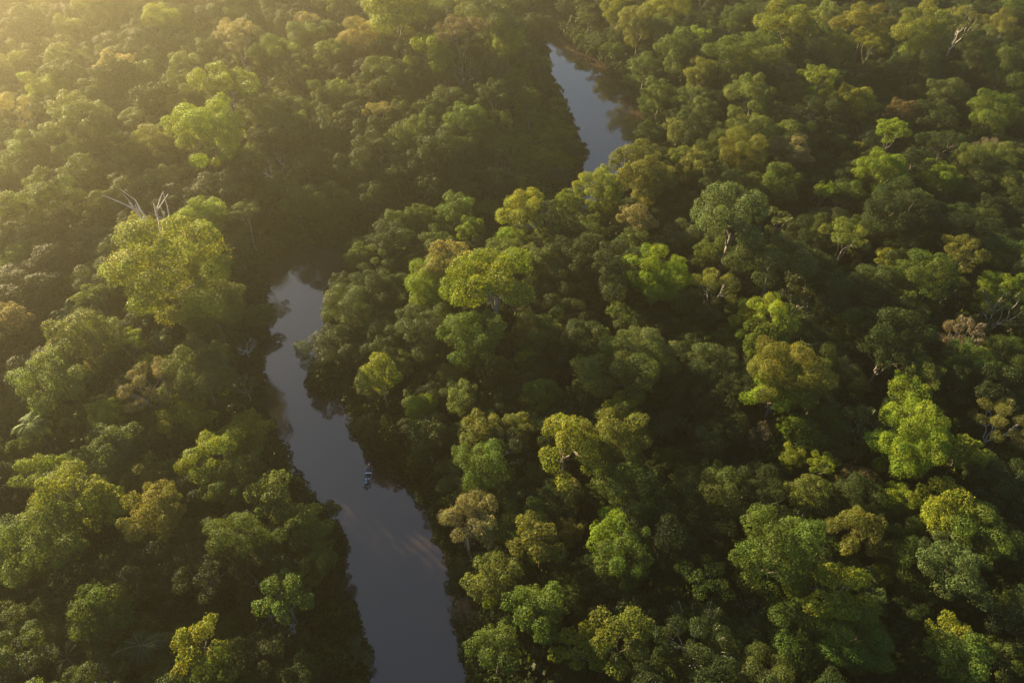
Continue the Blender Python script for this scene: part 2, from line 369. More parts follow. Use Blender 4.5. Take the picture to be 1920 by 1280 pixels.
# ------------------------------------------------------------------ trees read off the photograph: x y width style colour | optional own label
TREES = """
297 44 65 D Y
198 12 90 D K
440 50 90 U P
583 42 55 U P|pale flat-topped tree with bare trunk near the top, left of the river
628 76 40 D N
507 97 80 D L
420 148 115 M L|wide lime and olive tree below the hazy far canopy
218 118 72 M P|creamy pale flowering crown standing in the golden haze
122 124 65 D K
90 182 85 D L|lime dome in the glow close to the left edge
322 150 55 U K
352 200 85 D K
27 222 85 B P|pale beige tree with bare trunks at the hazy left edge
165 237 120 D K
400 255 115 D L|glowing yellow-lime dome in the middle of the hazy canopy
477 290 60 U G|flat-topped tree on a pale trunk beside the leafless branches
290 287 90 D Y
158 337 80 D G
97 387 110 D G
380 415 95 D L
555 372 85 D G
30 332 80 D G
500 205 80 D G
530 242 90 D G
455 382 60 U C
612 187 80 D G
620 108 70 D K
600 252 80 D D
150 300 70 D K
15 142 70 D K
50 150 60 D G
405 207 40 D O
340 122 60 D K
280 190 60 D G
60 60 70 D K
130 55 60 M K
370 95 60 D K
20 20 80 D K
560 140 60 D K
445 225 60 D G
240 335 70 D G
60 280 80 D G
320 350 70 D K
20 445 75 D G
200 400 70 D G
620 310 80 D D
620 375 70 T G
540 430 60 T D
737 32 130 D Y|largest olive-lime dome at the top, left of the far river
672 82 80 D P
808 92 90 M L
862 62 85 U N|brownish umbrella tree with forked pale trunk above the far river
922 37 100 D C
952 82 60 T L
888 114 55 R G
922 132 60 D N
720 137 40 T G
645 167 50 D L
712 207 55 U P|pale yellow emergent tree on a long thin trunk in the shaded slope
788 214 30 U G
888 188 30 T G
940 238 40 T K|tall vine-draped column of leaves beside the green clearing
880 232 80 D G
741 314 50 U C
930 337 70 D D
850 388 75 D G
690 255 60 T D
660 320 70 T D
820 290 70 T D
800 345 60 D D
700 370 70 D D
768 165 60 T D
830 150 70 D D
770 260 60 T G
900 285 50 T D
985 110 50 D G
965 160 55 D G
990 190 50 D G
742 416 70 D G
785 400 60 D G
830 416 50 R L
915 382 50 D L
970 378 100 M Y|broad olive-lime tree on the crest above the hidden river bend
1023 384 40 D R
1073 378 65 D L
1131 350 82 D Y|golden dome leaning over the foot of the upper river reach
1195 302 90 D O
1215 332 90 D O
1185 402 75 M P|pale gold tree below the foot of the upper river reach
1205 253 60 D D
1190 190 70 D G
1182 140 56 D G
1211 122 70 D G
1152 86 46 D G
1110 68 60 U C
1198 45 80 D O
1155 16 60 D Y
1245 22 80 D Y
1240 66 70 D K
1268 95 70 D G
1080 272 50 D D
1043 325 65 D D
1003 46 60 D D
1268 246 50 D O
1240 170 60 D G
1275 300 60 D K
1130 285 1 D D
1304 36 50 U O
1468 32 110 M Y
1552 38 60 D K
1630 29 90 M O
1579 56 60 D G
1735 62 110 D O|wide gold tree high on the right canopy
1800 52 65 B O|gold tree with white forked limbs high on the right
1871 52 70 D O
1905 14 60 D G
1306 82 60 D L
1367 87 90 M G
1461 79 80 D G
1425 102 80 D G
1553 92 90 D O
1636 69 70 U Y
1633 93 40 D K
1380 126 60 D O
1438 123 70 D K
1533 146 65 U Y|flat yellow-olive parasol crown amid the upper right canopy
1515 114 90 D D
1727 127 100 D D
1845 108 40 D Y
1885 132 90 D G
1774 167 70 D C
1310 142 60 D O
1314 210 60 D K
1414 172 90 M K
1461 142 50 D P
1488 182 60 D G
1542 190 60 D L
1599 194 75 D Y
1650 180 60 D D
1693 210 60 D R|rust-brown crown in the upper right canopy
1760 220 80 D D
1858 207 90 D V
1495 242 75 B D
1570 252 60 D D
1670 257 70 U L|lime parasol tree leaning on a white forked trunk, upper right
1602 284 28 U O|tiny mushroom-shaped tree on a white stem
1481 289 72 D P|pale gold flat crown left of the tiny mushroom-shaped tree
1390 292 75 T O
1408 242 60 D O
1300 312 80 D O
1330 252 60 D G
1653 327 85 D L
1747 302 45 U N|small pale brown parasol tree on a forked stem
1740 276 55 D D
1750 352 75 D L
1797 307 55 D D
1582 314 30 R O
1465 342 80 D G
1545 358 50 U L|lime parasol tree on a bent white trunk above dark canopy
1385 388 150 M C|upper of two huge cool blue-green crowns
1715 392 60 D L
1660 394 50 D Y
1850 342 50 D D
1830 362 60 D D
1850 292 60 B N
1900 300 60 D D
1900 220 60 D G
1780 420 70 D D
1590 370 60 D G
1900 400 60 D D
302 505 190 D Y|huge glowing yellow-green dome, largest crown left of the river
395 575 140 D K
275 442 80 D Y
325 449 40 D L
472 588 70 D G
145 475 35 U P
50 492 80 D G
175 527 60 D G
185 557 70 U G
30 602 65 D P|pale gold dome at the left edge beside drooping palms
262 592 50 D L
215 607 30 D C
230 637 70 U L
150 632 120 D K
105 702 120 D K
25 722 60 D R
285 692 60 D L
375 692 130 D C|broad cool green dome behind the bare pinkish tree
285 728 110 B R|bare pinkish tree with a fan of white branches
455 717 55 B C
420 757 45 R V|vivid green ball right of the bare pinkish tree
200 782 75 D Y
350 784 95 D Y
465 802 85 D Y|lime-yellow tree on the left bank above the boat
12 767 55 D O
122 807 45 D D
45 832 60 D G
400 855 120 M Y
215 832 90 D C
90 440 80 D D
430 500 60 D D
440 455 70 D D
60 390 40 D D
67 877 100 M L
100 922 130 M Y|large lime-yellow spreading tree at the lower left
180 937 90 D Y
270 892 80 D O
288 962 120 D O|gold-topped dome above the white dead twigs, lower left
85 995 150 D G
440 902 110 D G
510 922 100 M K
445 1012 95 T G|dark egg-shaped tree with a yellow left edge
560 977 110 D G
590 1047 80 D G
200 1062 70 D C
20 1092 65 D C
35 1167 80 D C
190 1145 105 R G|dark round ball crown near the lower left corner
275 1174 60 D K
360 1208 105 M Y|yellow-gold lobed tree at the bottom left beside palm fronds
380 1157 70 D D
530 1112 110 M G
465 1172 70 D D
650 1203 85 M C
630 1087 60 D D
330 1107 60 D D
410 1258 80 D G
300 1272 80 D G
10 1262 60 D G
500 1230 90 D D
560 1260 80 D D
380 985 50 D D
130 1265 80 D D
811 535 100 R L|bright lime ball crown with its trunk showing below
845 472 100 M P|pale grey-green tree behind the bright lime ball crown
781 482 40 D L
930 497 160 M L|wide lime parasol tree with brown limbs showing beneath
958 452 60 R L
1010 487 90 D K
1080 482 100 D D
1228 522 115 D L|tall lime tree standing free above the central dark gap
1275 567 60 D K
680 482 60 D G
725 452 90 D D
695 547 80 D D
645 532 60 D D
740 512 60 D D
1158 582 60 U G|small umbrella tree on a thin white stem, centre right
985 587 40 D P
880 632 105 D G|broad lobed green tree in the middle of the forest
945 642 50 D Y
985 677 60 D L
735 642 90 D D
715 702 80 D Y|gold-green vine-draped tree right of the river, left of centre
750 682 60 D K
660 622 60 D D
612 645 105 D D|dark tree jutting into the narrow river bend
790 767 55 R L|small lime ball crown near the boat
870 752 70 D K
850 702 60 D O
920 692 60 D K
1015 747 75 R V
1215 657 100 D C
1130 642 60 D G
1165 772 70 D Y
1125 767 50 D D
900 807 80 D O
970 807 65 D O
800 812 90 D D
870 822 60 D D
1060 822 140 M Y|large gold crown dripping pale vines, centre right
1150 822 130 D O
1210 812 40 D Y
1260 732 90 D D
690 792 60 D D
1080 590 80 D D
1050 660 90 D D
920 570 70 D D
1150 480 60 D D
1100 430 70 D G
1040 430 60 D K
880 430 60 D L
1100 720 80 D D
1455 467 140 M C|lower of two huge cool blue-green crowns
1330 482 80 D G
1590 442 90 U O
1665 492 55 D Y
1810 477 90 U O
1885 467 50 D K
1335 547 85 B O|gold tree with white forked limbs near the centre right
1440 592 100 M Y
1398 612 60 D Y
1565 602 50 U Y
1635 547 85 D C
1585 562 50 D D
1733 532 110 D G
1868 552 80 D L|lime tree with a gold left flank at the right edge
1680 642 120 D D
1800 637 80 B N|grey leafless twiggy tree in the dark right canopy
1565 652 50 D G
1475 707 140 D O|massive golden-brown dome, right of centre
1450 742 110 M L
1590 737 60 D O
1420 647 80 D V
1310 657 70 D D
1305 732 90 D D
1715 702 90 U O|layered golden parasol tree in the right canopy
1805 692 100 D G
1700 747 85 D L
1695 842 145 D L|brightest lime green tree, lower right
1800 852 90 M Y
1870 802 100 B O|gold tree with a tangle of white branches at right edge
1570 802 60 D D
1480 817 60 D L
1415 827 60 D N
1795 802 60 D D
1560 520 60 D D
875 962 105 M P|pale beige feathery tree by the river bank, lower centre
905 887 110 D V
1072 927 40 R P
1175 922 130 D G
1010 1012 95 M O
1065 1002 60 D O
1150 1007 90 D L
1170 1052 120 D G
925 1077 100 D K
865 1132 60 D N
922 1122 40 D L
1010 1152 110 D G
935 1212 100 D G
1083 1217 90 M Y
1165 1202 110 M O|pale gold lobed tree at the bottom centre
1280 1175 55 R L
825 962 55 D D
848 1057 70 D D
1110 1092 90 D D
1480 872 60 D Y
1535 882 60 U Y
1445 902 60 D D
1515 937 80 D K
1600 917 70 D R
1610 987 110 M O
1680 952 70 D Y
1765 962 100 D Y
1825 1002 120 D G|large mid-green dome below the brightest lime tree
1445 1042 150 D G|very broad dark-green dome, lower right
1390 1087 80 D D
1575 1097 150 M Y|golden lobed tree glowing in the lower right shade
1645 1087 40 D Y
1775 1082 110 D C
1410 1162 80 B D
1490 1132 50 D G
1780 1187 85 U Y
1790 1237 110 D G
1910 1117 35 D Y
1515 1232 80 D D
1430 1212 80 U D
1590 1202 110 T G
1355 927 60 D C
1910 1265 40 D O
1340 1062 70 D D
1885 1062 80 D D
1700 1152 70 D D
"""
EXTRA = """
248 240 36 P C|small palm with arching fronds in the golden haze
242 292 40 P P|whitish palm catching the sun beside the yellow-lime dome
80 552 56 P D|palm with drooping pale fronds right of the pale gold dome
125 587 60 P G|palm with dull green fronds, second right of the pale gold dome
305 630 52 P G|palm in the dark gap under the huge yellow-green dome
62 790 75 P G|cool green palm in shade near the left edge
255 1220 90 P D|largest palm, fronds spread beside the yellow-gold lobed tree
110 1232 80 P D|dark palm in the lower left corner shade
1063 712 34 P C|small cool green palm in the central dark gap
1575 702 60 P O|gold-tipped palm right of the massive golden-brown dome
1365 702 46 P D|dark arching palm left of the massive golden-brown dome
520 318 60 X0 B|white leafless branching tree beside a flat-topped tree
280 400 98 X1 B|upright dead tree with bare splayed grey limbs
195 1025 55 X2 B|white dead twiggy tree in the lower left canopy
525 1180 75 X3 B|white dead branches curving up near the lower left bank
1010 612 50 X2 B|small white dead branch tree in the centre canopy
1400 1142 40 X3 B|grey dead twigs in the dark lower right
1790 72 26 X0 B|white dead limbs among gold crowns, upper right
455 640 40 X2 B|thin grey leafless tree on the left bank of the narrow river bend
1345 640 34 X0 B|pale dead branches in the dark canopy, centre right
880 1010 30 X3 B|grey dead twigs behind the pale feathery tree, river side
1460 250 34 X0 B|bare grey limbs in the upper right canopy
1890 770 40 X2 B|white twiggy dead tree above the white-tangled gold tree
90 470 34 X0 B|small bare tree in the haze near the left edge
"""
SHRUBS = """
1053 182 34 S D|tall dark shrub on the bank of the upper river
1080 232 20 S D|small dark shrub at the water edge of the upper river
1092 275 36 S D|dark round shrub on the tip of the green bank
615 945 50 S D|dark shrub overhanging the left bank by the boat
1030 88 16 S D|small shrub at the head of the upper river
825 1000 40 S D|dark shrub under the pale beige feathery tree
848 1090 44 S D|dark shrub on the right bank below the feathery tree
650 1130 40 S C|cool green shrub on the lower left bank
1200 270 40 S D|dark shrub at the foot of the upper river, right bank
595 710 40 S D|dark shrub below the tree jutting into the river
"""
def parse(t):
    o = []
    for ln in t.strip().splitlines():
        a, _, lab = ln.partition('|'); a = a.split(); o.append([float(a[0]), float(a[1]), float(a[2]), a[3], a[4], lab.strip()])
    return o
TL = [t for t in parse(TREES) if t[2] > 5]; EL = parse(EXTRA); SL = parse(SHRUBS)
rnd = random.Random(7)
# ------------------------------------------------------------------ labels
LAND = [(690, 888, 'the boat'), (560, 470, 'the dark river bend'), (1120, 200, 'the upper river reach'), (760, 1180, 'the lower river reach'), (560, 620, 'the narrow river bend'),
        (520, 318, 'the white leafless tree'), (280, 402, 'the upright dead tree'), (302, 505, 'the huge yellow-green dome'), (400, 255, 'the glowing yellow-lime dome'),
        (218, 118, 'the creamy flowering crown'), (583, 42, 'the pale flat-topped tree'), (737, 32, 'the largest olive-lime dome'), (862, 62, 'the brownish umbrella tree'),
        (712, 207, 'the pale long-trunked emergent tree'), (940, 238, 'the vine-draped column'), (1131, 350, 'the golden dome by the river'), (1693, 210, 'the rust-brown crown'),
        (1533, 146, 'the flat yellow-olive parasol'), (1670, 257, 'the lime parasol with white trunk'), (1602, 284, 'the tiny mushroom-shaped tree'), (1385, 388, 'the upper huge cool-green crown'),
        (1455, 467, 'the lower huge cool-green crown'), (1735, 62, 'the wide gold tree'), (285, 728, 'the bare pinkish tree'), (420, 757, 'the vivid green ball'), (30, 602, 'the pale gold edge dome'),
        (100, 922, 'the spreading lime-yellow tree'), (190, 1145, 'the dark round ball crown'), (360, 1208, 'the yellow-gold lobed tree'), (445, 1012, 'the dark egg-shaped tree'),
        (811, 535, 'the bright lime ball crown'), (930, 497, 'the wide lime parasol tree'), (1228, 522, 'the free-standing tall lime tree'), (1158, 582, 'the thin-stemmed umbrella tree'),
        (880, 632, 'the lobed green middle tree'), (790, 767, 'the small lime ball crown'), (1060, 822, 'the vine-dripping gold crown'), (1335, 547, 'the white-limbed gold tree'),
        (1475, 707, 'the massive golden-brown dome'), (1715, 702, 'the layered golden parasol'), (1695, 835, 'the brightest lime tree'), (1870, 802, 'the white-tangled gold tree'),
        (875, 962, 'the pale feathery tree'), (1165, 1202, 'the pale gold bottom tree'), (1445, 1042, 'the very broad dark dome'), (1575, 1097, 'the golden lobed shade tree'),
        (1868, 552, 'the gold-flanked lime tree'), (195, 1025, 'the white dead twiggy tree'), (525, 1180, 'the curving dead branches'), (465, 802, 'the lime-yellow bank tree'),
        (1800, 637, 'the grey leafless tree'), (1825, 1002, 'the large mid-green dome'), (1545, 358, 'the bent-trunk lime parasol'), (1747, 302, 'the small brown parasol')]
USED = set()
def relation(dx, dy):
    a = math.degrees(math.atan2(-dy, dx)) % 360
    return ['just right of', 'behind and right of', 'just behind', 'behind and left of', 'just left of', 'in front and left of', 'just in front of', 'in front and right of'][int((a+22.5)//45) % 8]
def make_label(px, py, wpx, style, colname):
    size = 'small' if wpx < 52 else 'large' if wpx > 98 else 'medium'
    shape = {'D': 'rounded', 'R': 'ball-shaped', 'M': 'lobed', 'U': 'flat-topped', 'T': 'tall columnar', 'B': 'sparse branchy'}[style]
    near = sorted(((math.hypot(px-x, py-y), x, y, nm) for x, y, nm in LAND if math.hypot(px-x, py-y) > 12))[:9]
    for d, x, y, nm in near:
        rel = relation(px-x, py-y)
        if d > 130: rel = rel.replace('just ', 'well ') if 'just' in rel else 'well '+rel
        s = f"{size} {shape} {colname} tree {rel} {nm}"
        if s not in USED and len(s.replace('-', ' ').split()) <= 16: USED.add(s); return s
    raise SystemExit('label clash')
NAMES = {'D': 'broadleaf_tree', 'R': 'broadleaf_tree', 'M': 'spreading_tree', 'U': 'umbrella_tree', 'T': 'vine_covered_tree', 'B': 'sparse_tree', 'P': 'palm_tree', 'X': 'dead_tree', 'S': 'riverside_shrub'}
GROUPS = {'D': 'rainforest trees along the river', 'P': 'palms among the rainforest trees', 'X': 'bare dead trees in the canopy', 'S': 'shrubs along the river bank'}
PLACED = []                                        # x, y, radius, height
def put(px, py, wpx, style, ck, lab):
    grow = 1.0
    st = style[0]
    if st == 'X': pr = dead_proto(int(style[1]))
    elif st == 'P': pr = palm_proto(rnd.randint(0, 2))
    elif st == 'S': pr = bush_proto(rnd.randint(0, 2))
    else: pr = None
    dep = proj(*unproj(px, py, 15), 15)[2]
    r = wpx/2*dep/F*(1.12 if st != 'S' else 1.0)
    if pr is None:
        sz = min(SIZES, key=lambda k: abs(math.log(SIZES[k][0]*(.8 if st == 'T' else 1)/r)))
        pr = proto(st, sz, rnd.randint(0, 3 if st == 'D' else 1 if st in 'RTB' else 2))
    sxy = r/pr['r']; sz_ = sxy*rnd.uniform(.92, 1.08)
    if st in 'DRMUTB': sz_ = min(max(sz_, .78), 1.3)
    if lab and st in 'RUMDB': sz_ *= 1.08
    if ck in 'D' and not lab: sz_ *= .88
    for k in range(9):
        zc = pr['zc']*sz_; x, y = unproj(px, py, zc+1.5)
        P = np.array([[x, y]])
        if not in_river(P)[0] and (st not in 'DMRTUB' or not (px < 640 and 560 < py < 800) or bank_dist(P)[0] > 5.5 or sz_ < .5): break
        sz_ *= .86
    if in_river(P)[0] and st != 'S':                    # still over water: slide to the nearest bank
        E = np.vstack([LBw, RBw]); j = np.argmin(np.hypot(*(E-P).T)); d = E[j]-P[0]; x, y = P[0]+d*1.12
    gz = float(terrain([[x, y]])[0]); rz = rnd.uniform(0, 2*math.pi)
    asp = rnd.uniform(.86, 1.16); root = empty(NAMES[st], (x, y, max(gz, 0.0)), rz, (sxy*asp, sxy/asp, sz_))
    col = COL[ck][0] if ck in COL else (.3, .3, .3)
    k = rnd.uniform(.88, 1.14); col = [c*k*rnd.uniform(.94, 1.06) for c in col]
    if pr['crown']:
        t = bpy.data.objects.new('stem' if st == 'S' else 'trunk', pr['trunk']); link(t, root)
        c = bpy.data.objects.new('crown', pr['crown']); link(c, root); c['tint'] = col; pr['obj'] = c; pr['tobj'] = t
    else:
        t = bpy.data.objects.new('limbs', pr['trunk']); link(t, root); pr['tobj'] = t
    root['category'] = {'P': 'palm tree', 'X': 'dead tree', 'S': 'shrub'}.get(st, 'tree')
    root['group'] = GROUPS.get(st, GROUPS['D'])
    root['label'] = lab or make_label(px, py, wpx, st, COL[ck][1])
    if lab: USED.add(lab)
    if st != 'S': PLACED.append((x, y, r if st not in 'X' else 2.0, pr['H']*sz_))
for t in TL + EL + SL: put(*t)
PL = np.array(PLACED)
print('individual trees', len(TL), 'extra', len(EL))

# ------------------------------------------------------------------ canopy filling the rest of the forest (stuff, instanced on points)
def scatter_object(name, pts, tint, idx, rot, scl, keys, trunks=True):
    me = bpy.data.meshes.new(name); me.vertices.add(len(pts)); me.vertices.foreach_set('co', np.asarray(pts, np.float32).ravel())
    for k, typ, arr in (('tint', 'FLOAT_VECTOR', tint), ('scl', 'FLOAT_VECTOR', scl), ('rotv', 'FLOAT_VECTOR', rot), ('idx', 'INT', idx)):
        a = me.attributes.new(k, typ, 'POINT'); a.data.foreach_set('value' if typ == 'INT' else 'vector', np.asarray(arr, np.int32 if typ == 'INT' else np.float32).ravel())
    o = bpy.data.objects.new(name, me); link(o); o['kind'] = 'stuff'
    ng = bpy.data.node_groups.new(name, 'GeometryNodeTree'); ng.interface.new_socket('Geometry', in_out='INPUT', socket_type='NodeSocketGeometry'); ng.interface.new_socket('Geometry', in_out='OUTPUT', socket_type='NodeSocketGeometry')
    N = ng.nodes; L = ng.links; gi = N.new('NodeGroupInput'); go = N.new('NodeGroupOutput'); jn = N.new('GeometryNodeJoinGeometry')
    def at(nm, typ):
        a = N.new('GeometryNodeInputNamedAttribute'); a.data_type = typ; a.inputs[0].default_value = nm; return a.outputs[0]
    for part in (['obj', 'tobj'] if trunks else ['obj']):
        g2 = N.new('GeometryNodeGeometryToInstance')
        for k in reversed(keys):
            oi = N.new('GeometryNodeObjectInfo'); oi.transform_space = 'ORIGINAL'; oi.inputs[0].default_value = PROTO[k][part]; L.new(oi.outputs['Geometry'], g2.inputs[0])
        ip = N.new('GeometryNodeInstanceOnPoints'); L.new(gi.outputs[0], ip.inputs['Points']); L.new(g2.outputs[0], ip.inputs['Instance']); ip.inputs['Pick Instance'].default_value = True
        L.new(at('idx', 'INT'), ip.inputs['Instance Index']); L.new(at('scl', 'FLOAT_VECTOR'), ip.inputs['Scale'])
        er = N.new('FunctionNodeEulerToRotation'); L.new(at('rotv', 'FLOAT_VECTOR'), er.inputs[0]); L.new(er.outputs[0], ip.inputs['Rotation']); L.new(ip.outputs[0], jn.inputs[0])
    L.new(jn.outputs[0], go.inputs[0]); md = o.modifiers.new('scatter', 'NODES'); md.node_group = ng
    return o
def in_view(x, y, mx=60, sun=0):
    px, py, dep = proj(x, y, 10); mg = mx*F/max(dep, 1)
    return dep > 10 and -mg-sun*F/max(dep, 1) < px < 1920+mg and -160 < py < 1280+mg
rg = np.random.default_rng(11)
keys = sorted([k for k in PROTO if k[0] in 'DRMUTB' and len(k) == 3 and (k[1] < 2 or k[0] in 'DM') and not (k[0] == 'B' and k[1] == 0) and 'obj' in PROTO[k]])
cells = {}
def cell_add(x, y, r):
    cells.setdefault((int(x//14), int(y//14)), []).append((x, y, r))
def clash(x, y, r, f):
    cx, cy2 = int(x//14), int(y//14)
    for i in (-1, 0, 1):
        for j in (-1, 0, 1):
            for (a, b, q) in cells.get((cx+i, cy2+j), ()):
                if (a-x)**2+(b-y)**2 < (f*(q+r))**2: return True
    return False
for x, y, r, h in PLACED: cell_add(x, y, r)
cand = np.column_stack([rg.uniform(-380, 340, 46000), rg.uniform(10, 470, 46000)])
ok = ~in_river(cand); bd = bank_dist(cand)
# open green clearing beside the upper river
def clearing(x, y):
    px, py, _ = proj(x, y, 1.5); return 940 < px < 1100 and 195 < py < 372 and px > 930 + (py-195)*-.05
fp, fs, fi, ft, fr = [], [], [], [], []
BASEC = [COL[c][0] for c in 'GDKCDDGDGD']
tz = terrain(cand)
for j, (x, y) in enumerate(cand):
    if not ok[j] or bd[j] < 4.0 or not in_view(x, y, 25, 60): continue
    if clearing(x, y): continue
    bpx, bpy_, _ = proj(x, y, 2)
    if bd[j] < 12 and 400 < bpx < 560 and 590 < bpy_ < 830: continue
    k = int(rg.integers(len(keys))); r0, H0 = PROTO[keys[k]]['r'], PROTO[keys[k]]['H']; s = rg.uniform(.75, 1.1); r = r0*s
    if bd[j] < r*.92 or clash(x, y, r, .41): continue
    cell_add(x, y, r); fp.append((x, y, tz[j])); fi.append(k); sz = s*rg.uniform(.64, .94)*(.8 if bd[j] < 10 and y < 170 else 1.2 if y > 170 and x < 60 and bd[j] > 16 else .8 if bd[j] < 10 else 1)
    fs.append((s, s, sz)); fr.append((0, 0, rg.uniform(0, 6.28))); c = np.array(BASEC[int(rg.integers(len(BASEC)))])*rg.uniform(.6, 1.0); ft.append(c)  # filler crowns tinted darker, canopy shade worked into their colour
print('fill trees', len(fp))
scatter_object('forest_canopy', fp, ft, fi, fr, fs, keys)
# undergrowth: bushes everywhere on land, dense along the waterline
bk = sorted(k for k in PROTO if k[0] == 'S'); up, us, ui, ur, ut = [], [], [], [], []
cand = np.column_stack([rg.uniform(-330, 300, 70000), rg.uniform(15, 430, 70000)]); ok = ~in_river(cand); bd = bank_dist(cand); tz = terrain(cand)
grid = set()
for j, (x, y) in enumerate(cand):
    if not ok[j] or not in_view(x, y, 15): continue
    nearb = bd[j] < 7; clr = clearing(x, y); step = 2.6 if nearb else 2.2 if clr else 5.0
    gk = (int(x//step), int(y//step), step)
    if gk in grid: continue
    grid.add(gk); s = rg.uniform(.8, 1.5)*(.9 if nearb else .95 if clr else 1.7); sz = s*rg.uniform(.7, 1.3)*(1.15 if nearb else .6 if clr else 1.25)
    up.append((x, y, tz[j]-.2)); us.append((s, s, sz)); ui.append(int(rg.integers(len(bk)))); ur.append((0, 0, rg.uniform(0, 6.28)))
    c = np.array(COL['V' if clr else 'D' if rg.random() < .6 else 'G'][0])*rg.uniform(.45, .9)*(1.9 if clr else 1); ut.append(c)  # outside the clearing, bush colour is darkened to paint shade into forest gaps
# plants hanging over the waterline itself
for E in (LBw, RBw):
    for a, b in zip(E[:-1], E[1:]):
        Ln = np.hypot(*(b-a)); 
        for t in np.arange(0, 1, min(1, 2.6/max(Ln, .1))):
            q = a+(b-a)*t
            if not in_view(q[0], q[1], 15): continue
            s = rg.uniform(.55, 1.15); q = q+rg.normal(size=2)*.5; up.append((q[0], q[1], -.1)); us.append((s, s, s*rg.uniform(.8, 1.5))); ui.append(int(rg.integers(len(bk)))); ur.append((0, 0, rg.uniform(0, 6.28)))
            ut.append(np.array(COL['D'][0])*rg.uniform(.8, 1.2))
print('bushes', len(up))
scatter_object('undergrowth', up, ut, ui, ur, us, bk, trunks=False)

# ------------------------------------------------------------------ the boat and what is aboard
B0 = Vector((*unproj(687.5, 909, .2), 0)); B1 = Vector((*unproj(694, 869, .2), 0)); Bc = (B0+B1)/2; hd = math.atan2(-(B1-B0).x, (B1-B0).y); BL = (B1-B0).length*1.14
def loft(name, stations, mat, parent=None, thick=.03):
    V = []; Fq = []; k = len(stations[0])
    for st in stations: V += st
    for i in range(len(stations)-1):
        for j in range(k-1): Fq.append((i*k+j, i*k+j+1, (i+1)*k+j+1, (i+1)*k+j))
    me = mesh_np(name, V, [Fq], mat, smooth=True); o = bpy.data.objects.new(name, me); link(o, parent)
    so_ = o.modifiers.new('thickness', 'SOLIDIFY'); so_.thickness = thick; return o
def box(name, c, d, mat, parent=None, bev=.02, rz=0, taper=1.0):
    V = []; 
    for z in (-1, 1):
        for y in (-1, 1):
            for x in (-1, 1):
                k = taper if z > 0 else 1; px, py = x*d[0]/2*k, y*d[1]/2*k; V.append((c[0]+px*math.cos(rz)-py*math.sin(rz), c[1]+px*math.sin(rz)+py*math.cos(rz), c[2]+z*d[2]/2))
    o = bpy.data.objects.new(name, mesh_np(name, V, [[(0, 2, 3, 1), (4, 5, 7, 6), (0, 1, 5, 4), (2, 6, 7, 3), (0, 4, 6, 2), (1, 3, 7, 5)]], mat)); link(o, parent)
    if bev: bm_ = o.modifiers.new('bevel', 'BEVEL'); bm_.width = bev; bm_.segments = 2
    return o
HULL = simple_mat('painted_aluminium', (.34, .38, .44), .4, (3, (.22, .26, .32))); WHITE = simple_mat('white_plank', (.75, .72, .66), .6)
NAVY = simple_mat('navy_cloth', (.012, .02, .045), .8); RED = simple_mat('red_cloth', (.50, .04, .03), .8); SKIN = simple_mat('skin', (.28, .15, .09), .6)
HAIR = simple_mat('black_hair', (.012, .01, .009), .6); BLUEW = simple_mat('pale_blue_sack', (.72, .80, .85), .7, (6, (.03, .07, .14))); BLACKM = simple_mat('motor_cowl', (.02, .02, .025), .35)
GREYC = simple_mat('grey_cloth', (.22, .24, .25), .8); PINK = simple_mat('pale_pink_cloth', (.70, .48, .42), .8)
bt = empty('canoe', (Bc.x, Bc.y, 0), hd); bt['label'] = 'narrow open boat with a white bench, carrying people along the brown river'; bt['category'] = 'boat'
sts = []
for i in range(13):
    u = i/12; y = -BL/2+BL*u; wd = .68*(1-max(0, (u-.55)/.45)**2.2)*(.86+.14*min(1, u/.25))+.02; sh = .42+.22*max(0, u-.6)**1.5*2.2; ke = -.12+.3*max(0, u-.8)**1.3
    sts.append([(-wd, y, sh), (-wd*.93, y, .15+ke*.3), (-wd*.6, y, ke), (0, y, ke-.02), (wd*.6, y, ke), (wd*.93, y, .15+ke*.3), (wd, y, sh)])
loft('hull', sts, HULL, bt, .035)
loft('transom', [[(-.6, -BL/2+.01, .4), (-.2, -BL/2+.01, .4), (.2, -BL/2+.01, .4), (.6, -BL/2+.01, .4)], [(-.4, -BL/2+.01, -.1), (-.2, -BL/2+.01, -.12), (.2, -BL/2+.01, -.12), (.4, -BL/2+.01, -.1)]], HULL, bt, .04)
for sgn in (-1, 1):
    T = Tubes(); T.tube([(s_[0][0]*-sgn if sgn > 0 else s_[0][0], s_[0][1], s_[0][2]+.01) for s_ in sts], [.03]*13, 6); link(bpy.data.objects.new('gunwale', T.mesh('gunwale', HULL)), bt)
box('floorboards', (0, -.35, .02), (.74, BL*.8, .03), NAVY, bt, 0)
box('bench', (0, .22, .36), (1.28, .30, .04), WHITE, bt); box('bench', (0, BL*.30, .37), (1.06, .24, .04), GREYC, bt); box('bench', (0, 1.05, .36), (1.22, .24, .04), GREYC, bt)
mo = empty('outboard_motor', (0, 0, 0)); mo.location = Bc + Vector((math.sin(hd)*(BL/2+.12), -math.cos(hd)*(BL/2+.12), 0)); mo.rotation_euler = (0, 0, hd)
mo['label'] = 'black outboard motor clamped on the stern of the boat'; mo['category'] = 'motor'
box('cowl', (0, -.02, .62), (.26, .40, .34), BLACKM, mo, .06, taper=.8); box('shaft', (0, -.06, .12), (.09, .16, .66), BLACKM, mo, .02)
T = Tubes(); T.tube([(0, .15, .55), (.02, .42, .6), (.03, .62, .62)], [.02, .02, .024], 6); link(bpy.data.objects.new('tiller', T.mesh('tiller', BLACKM)), mo)
def aboard(x, y, z): return Vector((Bc.x + x*math.cos(hd)-y*math.sin(hd), Bc.y + x*math.sin(hd)+y*math.cos(hd), z))
